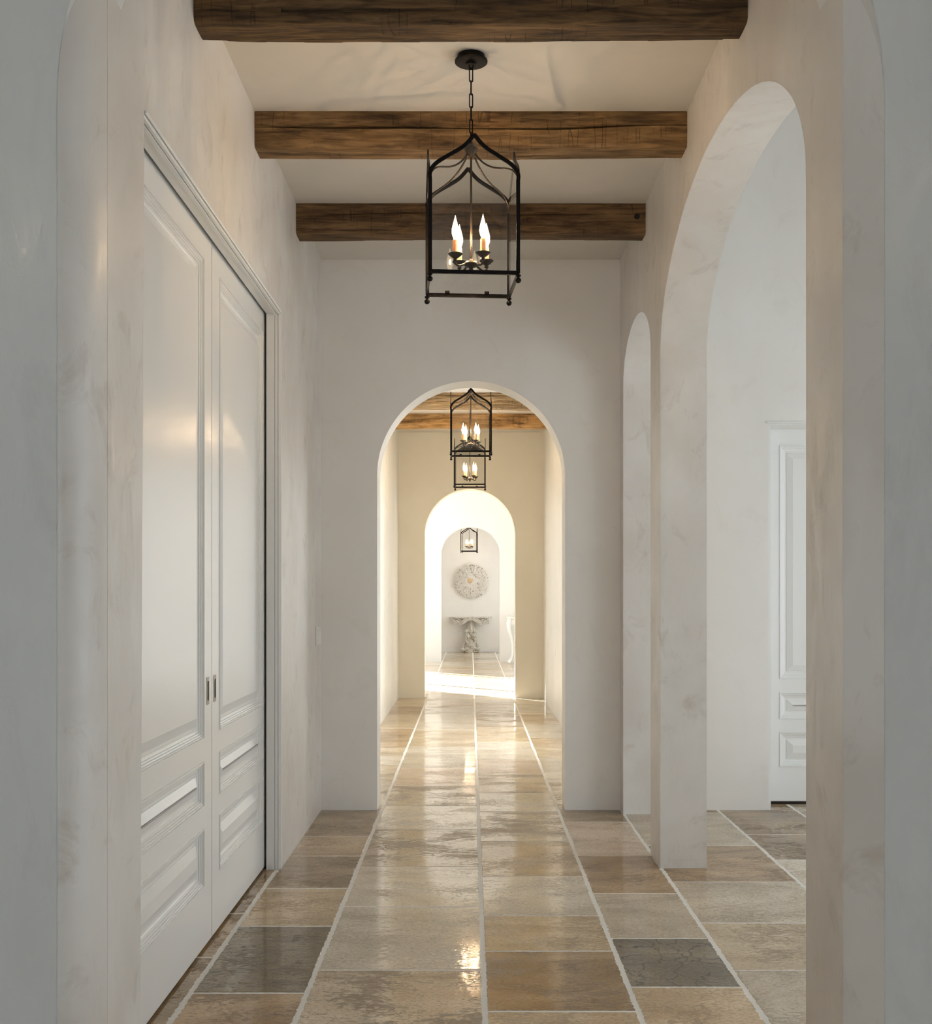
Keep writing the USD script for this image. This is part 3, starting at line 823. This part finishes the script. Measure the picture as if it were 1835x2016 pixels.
# ------------------------------------------------------------------ lanterns
def lantern_parts(t):
    S = 0.168                                   # half the square plan
    zb, zs, za = -0.889, -0.542, -0.378         # bottom rail, spring of the ogee, apex
    # canopy
    obj('canopy', lathe([(0.0, -0.036), (0.020, -0.036), (0.022, -0.030), (0.060, -0.027), (0.064, -0.024), (0.064, -0.019), (0.054, -0.017), (0.054, 0.001)], 36), IRON, t, 40)
    obj('canopy_loop', tube([(0.008 * math.cos(a), 0.0, -0.042 + 0.010 * math.sin(a)) for a in np.linspace(0, 6.283, 17)], 0.0024, 8), IRON, t, 60)
    # chain
    L, Wd, rw = 0.060, 0.0175, 0.0024
    zt = -0.046
    pitch = 0.0500
    n = 6
    for i in range(n):
        zc = zt - L / 2 - i * pitch + 0.002
        pts = []
        hs, rr = L / 2 - Wd / 2, Wd / 2 - rw
        for a in np.linspace(0, math.pi, 9):
            pts.append((rr * math.cos(a), 0, hs + rr * math.sin(a)))
        for a in np.linspace(math.pi, 2 * math.pi, 9):
            pts.append((rr * math.cos(a), 0, -hs + rr * math.sin(a)))
        pts.append(pts[0])
        m = tube(pts, rw, 7)
        a = math.radians((8, 80, 12, 95, 20, 70)[i])
        c, s = math.cos(a), math.sin(a)
        obj('chain_link', xf(m, [[c, -s, 0], [s, c, 0], [0, 0, 1]], (0, 0, zc)), IRON, t, 60)
    # hub and stem
    obj('hub', lathe([(0.004, -0.395), (0.012, -0.388), (0.024, -0.372), (0.027, -0.362), (0.020, -0.352), (0.009, -0.345), (0.006, -0.336), (0.0045, -0.33)], 20), BRONZE, t, 40)
    obj('stem', tube([(0, 0, -0.385), (0, 0, -0.60), (0, 0, -0.81)], 0.0042, 10), BRONZE, t, 60)
    # four face frames with ogee heads
    og = [(0.1650, zs), (0.1630, -0.512), (0.1490, -0.491), (0.112, -0.464), (0.0715, -0.440), (0.0376, -0.417), (0.0173, -0.396), (0.0030, za)]
    og_s = spline(og, 22)
    half = [(0.1650, zb)] + [tuple(p) for p in og_s]
    path2 = half + [(-u, z) for u, z in half[::-1]]
    sec = [(-0.0072, -0.0030), (0.0072, -0.0030), (0.0072, 0.0030), (-0.0072, 0.0030)]
    pane_poly = Polygon([(u * 0.965, z) for u, z in half] + [(-u * 0.965, z) for u, z in half[::-1]])
    for i in range(4):
        a = math.radians(90 * i)
        c, s = math.cos(a), math.sin(a)
        R = np.array([[c, -s, 0], [s, c, 0], [0, 0, 1]])
        arch_m = sweep([(u, -S, z) for u, z in path2], sec, (0, -1, 0))
        rail = bx(-S + 0.0065, S - 0.0065, -S - 0.0030, -S + 0.0060, zb - 0.0075, zb + 0.0075)
        fr = obj('face_frame', xf(cat(arch_m, rail), R), IRON, t, 35)
        obj('glass_pane', xf(xf(extrude(pane_poly, 0.002), TO_Y, (0, -S + 0.006, 0)), R), GLASS, t)
        # rib from the hub to this corner
        k = S - 0.006
        pr = spline([(0.016, -0.388), (0.045, -0.432), (0.095, -0.470), (0.135, -0.487), (0.158, -0.512), (k, zs - 0.01)], 20)
        obj('rib', xf(tube([(-x, -x, z) for x, z in pr], 0.0036, 7), R), BRONZE, t, 60)
        f = lathe([(0.004, -0.926), (0.0095, -0.922), (0.0115, -0.916), (0.0095, -0.910), (0.005, -0.907), (0.0055, -0.903), (0.010, -0.901), (0.010, -0.896)], 14)
        obj('foot', xf(xf(f, None, (-S + 0.002, -S + 0.002, 0)), R), IRON, t, 40)
    for u in (-0.085, 0.075):
        obj('pane_clip', bx(u - 0.009, u + 0.009, S - 0.011, S + 0.001, zb + 0.0065, zb + 0.0165), IRON, t)
    # candle cluster
    obj('cluster_body', lathe([(0.0, -0.842), (0.006, -0.840), (0.011, -0.834), (0.007, -0.828), (0.010, -0.824), (0.024, -0.819), (0.030, -0.810), (0.024, -0.802), (0.010, -0.799), (0.006, -0.79)], 20), BRONZE, t, 45)
    for i in range(4):
        a = math.radians(45 + 90 * i - 12)
        c, s = math.cos(a), math.sin(a)
        R = np.array([[c, -s, 0], [s, c, 0], [0, 0, 1]])
        D = 0.076
        ar = spline([(0.02, 0, -0.812), (0.045, 0, -0.822), (0.066, 0, -0.826), (D, 0, -0.818), (D, 0, -0.808)], 16)
        obj('arm', xf(tube(ar, 0.0042, 8), R), BRONZE, t, 60)
        at = (D * c, D * s, 0)
        obj('drip_pan', xf(lathe([(0.004, -0.812), (0.0095, -0.809), (0.006, -0.804), (0.0095, -0.800), (0.016, -0.796), (0.027, -0.786), (0.0285, -0.7835), (0.027, -0.7835), (0.014, -0.790), (0.0, -0.791)], 22, closed=False), None, at), BRONZE, t, 45)
        obj('candle_sleeve', xf(lathe([(0.0, -0.790), (0.0105, -0.790), (0.0105, -0.733), (0.0095, -0.731), (0.0, -0.731)], 18), None, at), SLEEVE, t, 45)
        lean = 0.004
        bulb = [(0.0065, -0.732), (0.0075, -0.724), (0.0115, -0.714), (0.0142, -0.701), (0.0136, -0.689), (0.0106, -0.675), (0.0068, -0.661), (0.0038, -0.650), (0.0018, -0.641), (0.0003, -0.635)]
        fb = obj('flame_bulb', xf(lathe(bulb, 10), None, at), BULB_SHELL, t, 80)
        obj('filament', xf(lathe([(0.0015, -0.706), (0.0032, -0.704), (0.0032, -0.686), (0.0015, -0.684)], 8), None, at), BULB_M, fb)


lan = thing('hanging_lantern', 'large black iron lantern nearest the camera, hung by chain under the first passage ceiling', 'lantern', (0.001, 4.349, ZC), 4.0, 'iron ogee lanterns with four candles')
lantern_parts(lan)
dup(lan, (0.0, 9.39, ZC2 - 0.001), 0.6, 'iron lantern just inside the first arch, upper of the two overlapping in the gallery')
dup(lan, (-0.010, 12.24, ZC2 - 0.001), -0.8, 'iron lantern before the tan wall, lower of the two overlapping in the gallery')
dup(lan, (-0.032, 23.75, ZC4), -4.0, 'tiny far lantern hanging in the end hall above the feather disc')

# ------------------------------------------------------------------ switch plate on the left wall
sw = thing('light_switch', 'white four gang switch plate on the left wall by the corner', 'switch', (-HW, 6.85, 1.10))
obj('cover_plate', bx(0.0, 0.006, -0.105, 0.105, -0.058, 0.058, 0.002), SWITCH, sw)
for i in range(4):
    u = -0.069 + 0.046 * i
    obj('rocker', bx(0.005, 0.0095, u - 0.0165, u + 0.0165, -0.033, 0.033, 0.002), SWITCH, sw)

# ------------------------------------------------------------------ feather disc on the end wall
QUILL = mat('ivory_feather', {'g': ('geometry', {}), 'n': ('noise_texture', {'scale': 38.0, 'detail': 3.0}), 'r': ('rgb_ramp', {'ramp': [(0.32, srgb(226, 214, 196)), (0.48, srgb(250, 245, 236)), (1.0, srgb(254, 252, 248))]}),
                              'd': ('diffuse_bsdf', {}), 't': ('translucent_bsdf', {}), 'x': ('mix_closure', {'fac': 0.3})},
            [('g.position', 'n.vector'), ('n.fac', 'r.fac'), ('r.color', 'd.color'), ('r.color', 't.color'), ('d.BSDF', 'x.closure1'), ('t.BSDF', 'x.closure2')], 'x.closure')
QUILL_BACK = simple('feather_disc_backing', srgb(190, 174, 152), 0.9)
TUFT = simple('apricot_feather', srgb(228, 194, 152), 0.8)
SPECK = simple('brown_feather_tip', srgb(120, 100, 84), 0.8)
hat = thing('feather_disc', 'round ivory feather wall disc with an apricot centre above the stone console', 'wall decoration', (0.012, Y4 - 0.012, 1.60))


def feather(rad0, rad1, ang, w, z0, z1, r):
    c, s = math.cos(ang), math.sin(ang)
    pts, n = [], 5
    L = []
    for t in np.linspace(0, 1, n):
        rr = rad0 + (rad1 - rad0) * t
        hw = w * math.sin(math.pi * min(1, 0.14 + 0.845 * t)) ** 0.7
        zz = z0 + (z1 - z0) * t ** 1.6
        for e in (-1, 1):
            L.append((rr * c - e * hw * s, -zz - (0.004 if e > 0 else 0.0), rr * s + e * hw * c))
    f = []
    for i in range(n - 1):
        a = i * 2
        f += [(a, a + 1, a + 3), (a, a + 3, a + 2)]
    return np.array(L), np.array(f)


obj('backing', xf(lathe([(0.0, 0.0), (0.385, 0.0), (0.375, 0.03), (0.2, 0.05), (0.0, 0.06)], 48, closed=False), [[1, 0, 0], [0, 0, -1], [0, 1, 0]]), QUILL_BACK, hat, 60)
r = np.random.default_rng(3)
fs, sp_ = [], []
for ring_i, (ra, rb, cnt, za_, zb_) in enumerate(((0.24, 0.405, 96, 0.040, 0.045), (0.19, 0.375, 88, 0.050, 0.062), (0.14, 0.335, 78, 0.060, 0.080), (0.10, 0.285, 66, 0.070, 0.096), (0.06, 0.23, 54, 0.080, 0.108), (0.0, 0.17, 46, 0.105, 0.118))):
    for i in range(cnt):
        a = (i + r.uniform(-0.3, 0.3)) / cnt * 6.283 + ring_i
        j = r.uniform(-0.02, 0.02)
        fm = feather(ra, rb + j, a, 0.0145 + 0.006 * r.random(), za_ + r.uniform(-.006, .006), zb_ + r.uniform(-.012, .012), r)
        fs.append(fm)
        if r.random() < (0.26 if ring_i > 2 and math.cos(a) > -0.2 else 0.09) and ring_i:
            sp_.append(feather(rb + j - 0.02, rb + j + 0.008, a, 0.005, zb_ + 0.006, zb_ + 0.010, r))
fo = obj('feathers', cat(*fs), QUILL, hat)
keys(fo, kind='stuff')
fo = obj('feather_specks', cat(*sp_), SPECK, hat)
keys(fo, kind='stuff', label='brown feather tips')
tf = [feather(0.0, r.uniform(0.03, 0.075), a + q * 0.13, 0.0065, 0.128 - 0.003 * q, 0.123 - 0.004 * q, r) for q in range(3) for a in np.linspace(0, 6.2, 24)]
fo = obj('centre_tuft', xf(cat(*tf), None, (-0.035, 0, 0.015)), TUFT, hat)
keys(fo, label='apricot centre tuft', kind='stuff')

# ------------------------------------------------------------------ carved stone console
CARVED = mat('carved_stone', {'g': ('geometry', {}), 'n': ('noise_texture', {'scale': 22.0, 'detail': 5.0}), 'r': ('rgb_ramp', {'ramp': [(0.32, srgb(186, 176, 160)), (0.55, srgb(220, 213, 200))]}),
                              'b': ('bump', {'distance': 0.006}), 'p': ('principled_bsdf', {'roughness': 0.8})},
             [('g.position', 'n.vector'), ('n.fac', 'r.fac'), ('r.color', 'p.base_color'), ('n.fac', 'b.height'), ('b.normal', 'p.normal')])
k_ = 0.00087
con = thing('console_table', 'carved stone console with ribbon swags and rose pedestal under the feather disc', 'table', (0.0, Y4, 0.0))


def cz(px, py, dep):
    return ((px - 870) * k_ , -dep, (1352 - py) * k_)


top_poly = Polygon([(-0.475, 0), (0.475, 0), (0.47, -0.20), (0.36, -0.31), (-0.36, -0.31), (-0.47, -0.20)])
obj('table_top', cat(xf(extrude(top_poly, 0.016), None, (0, 0, 0.782)), xf(extrude(top_poly.buffer(-0.018), 0.012), None, (0, 0, 0.770))), CARVED, con)


def ribbon(pts, rad=0.014, strands=3, spread=0.020, dep=0.26):
    ms = []
    for s in range(strands):
        o = (s - (strands - 1) / 2) * spread
        ms.append(tube(spline([(x, y - 0.006 * s, z + o) for x, y, z in [cz(a, b, dep) for a, b in pts]], 18), np.concatenate([np.linspace(0.6, 1, 5), np.ones(8), np.linspace(1, 0.6, 5)]) * rad, 8))
    return cat(*ms)


obj('ribbon', ribbon([(575, 615), (690, 570), (790, 505), (870, 488), (950, 505), (1050, 570), (1155, 615)], 0.013, 3, 0.018, 0.285), CARVED, con, 50)
obj('ribbon', ribbon([(590, 605), (660, 545), (740, 470), (800, 450)], 0.012, 3, 0.017, 0.27), CARVED, con, 50)
obj('ribbon', ribbon([(1150, 600), (1080, 540), (1010, 470), (940, 450)], 0.012, 3, 0.017, 0.27), CARVED, con, 50)
obj('ribbon', ribbon([(370, 455), (430, 520), (520, 560), (620, 585)], 0.013, 3, 0.021, 0.24), CARVED, con, 50)
obj('ribbon', ribbon([(1370, 455), (1310, 520), (1220, 560), (1120, 585)], 0.013, 3, 0.021, 0.24), CARVED, con, 50)
obj('ribbon', ribbon([(520, 470), (600, 520), (680, 560)], 0.011, 2, 0.018, 0.25), CARVED, con, 50)
obj('ribbon', ribbon([(1220, 470), (1140, 520), (1060, 560)], 0.011, 2, 0.018, 0.25), CARVED, con, 50)


def scroll(px, py, dep, R0, rad, width=1.0, turns=1.6, flip=1):
    a = np.linspace(0, turns * 6.283, 40)
    rr = R0 * (1 - 0.72 * a / a[-1])
    c = np.array(cz(px, py, dep))
    return tube([c + (flip * q * math.cos(t), -0.02 * t / 6.28, q * math.sin(t)) for q, t in zip(rr, a)], rad * np.linspace(1, 0.7, 40), 8)


obj('scroll', scroll(450, 580, 0.22, 0.034, 0.013), CARVED, con, 50)
obj('scroll', scroll(1300, 580, 0.22, 0.034, 0.013, flip=-1), CARVED, con, 50)
fl = []
for i in range(7):
    u = (i - 3) * 0.023
    fl.append(tube(spline([(u * 0.75, -0.235 + abs(u) * 0.7, 0.745), (u * 0.85, -0.215 + abs(u) * 0.7, 0.62), (u * 1.15, -0.225 + abs(u) * 0.7, 0.50)], 10), 0.017, 8))
obj('shaft', cat(xf(lathe([(0.10, 0.38), (0.10, 0.50), (0.082, 0.62), (0.085, 0.77)], 20), [[1, 0, 0], [0, 0.9, 0], [0, 0, 1]], (0, -0.13, 0)), *fl), CARVED, con, 50)
obj('pedestal_body', xf(lathe([(0.17, 0.0), (0.175, 0.06), (0.155, 0.14), (0.13, 0.26), (0.125, 0.38), (0.10, 0.44)], 24), [[1, 0, 0], [0, 0.7, 0], [0, 0, 1]], (0, -0.13, 0)), CARVED, con, 50)


def rose(px, py, dep, R):
    c = np.array(cz(px, py, dep))
    ms = [xf(trimesh.creation.icosphere(2, R * 0.36), None, c + (0, -R * 0.45, 0))]
    for lay, (n, q, s) in enumerate(((5, 0.45, 0.40), (7, 0.82, 0.40))):
        for i in range(n):
            a = 6.283 * i / n + lay * 0.5
            m = trimesh.creation.icosphere(1, 1.0)
            v = np.array(m.vertices) * (R * s, R * 0.22, R * s * 0.8)
            tilt = np.array([[math.cos(a), 0, -math.sin(a)], [0, 1, 0], [math.sin(a), 0, math.cos(a)]])
            v = v @ tilt.T + c + (q * R * math.cos(a), -R * (0.25 - 0.2 * lay), q * R * math.sin(a))
            ms.append((v, np.array(m.faces)))
    return cat(*ms)


for px, py, dep, R in ((755, 810, 0.24, 0.044), (870, 800, 0.27, 0.040), (985, 810, 0.24, 0.046), (790, 930, 0.26, 0.058), (965, 925, 0.26, 0.056), (880, 870, 0.27, 0.03), (760, 1010, 0.245, 0.035), (985, 1010, 0.245, 0.036)):
    obj('rosette', rose(px, py, dep, R), CARVED, con, 60)
obj('swag', cat(*[tube(spline([cz(730 + 8 * i, 1040 + 22 * i, 0.235), cz(870, 1130 + 18 * i, 0.275), cz(1010 - 8 * i, 1040 + 22 * i, 0.235)], 14), 0.014, 8) for i in range(4)]), CARVED, con, 50)
obj('drapery', cat(*[tube(spline([cz(735 - 6 * i, 1050, 0.21), cz(705 - 8 * i, 1130, 0.21), cz(690 - 12 * i, 1215, 0.20)], 10), 0.014, 8) for i in range(2)],
                   *[tube(spline([cz(1005 + 6 * i, 1050, 0.21), cz(1035 + 8 * i, 1130, 0.21), cz(1050 + 10 * i, 1215, 0.20)], 10), 0.014, 8) for i in range(2)]), CARVED, con, 50)
for px, R, fl_ in ((655, 0.045, 1), (760, 0.052, 1), (985, 0.058, -1), (1065, 0.045, -1)):
    obj('scroll_foot', cat(scroll(px, 1290, 0.245, R, 0.016, flip=fl_), xf(trimesh.creation.icosphere(2, 1.0), np.diag([R * 0.9, 0.06, R * 0.95]), (np.array(cz(px, 1290, 0.19))))), CARVED, con, 50)

# ------------------------------------------------------------------ white side table in the sunny room
WT_M = simple('white_lacquer', srgb(240, 239, 236), 0.4)
ta = thing('side_table', 'white curved leg table half hidden behind the right jamb of the sunny room', 'table', (1.15, 21.42, 0.0))
obj('table_top', bx(-0.46, 0.46, -0.20, 0.20, 0.855, 0.885, 0.006), WT_M, ta)
ap = Polygon([(-0.42, 0.855), (-0.42, 0.72), (-0.30, 0.76), (-0.1, 0.79), (0.1, 0.79), (0.30, 0.76), (0.42, 0.72), (0.42, 0.855)])
obj('apron', xf(extrude(ap, 0.34), TO_Y, (0, 0.17, 0)), WT_M, ta)
for sx in (-1, 1):
    for sy in (-1, 1):
        pth = spline([(sx * 0.40, sy * 0.16, 0.85), (sx * 0.425, sy * 0.165, 0.72), (sx * 0.37, sy * 0.145, 0.48), (sx * 0.345, sy * 0.14, 0.25), (sx * 0.385, sy * 0.155, 0.06), (sx * 0.42, sy * 0.165, 0.012)], 24)
        obj('leg', tube(pth, np.interp(np.linspace(0, 1, 24), [0, 0.18, 0.5, 0.8, 0.92, 1], [0.035, 0.042, 0.026, 0.019, 0.024, 0.028]), 12), WT_M, ta, 60)
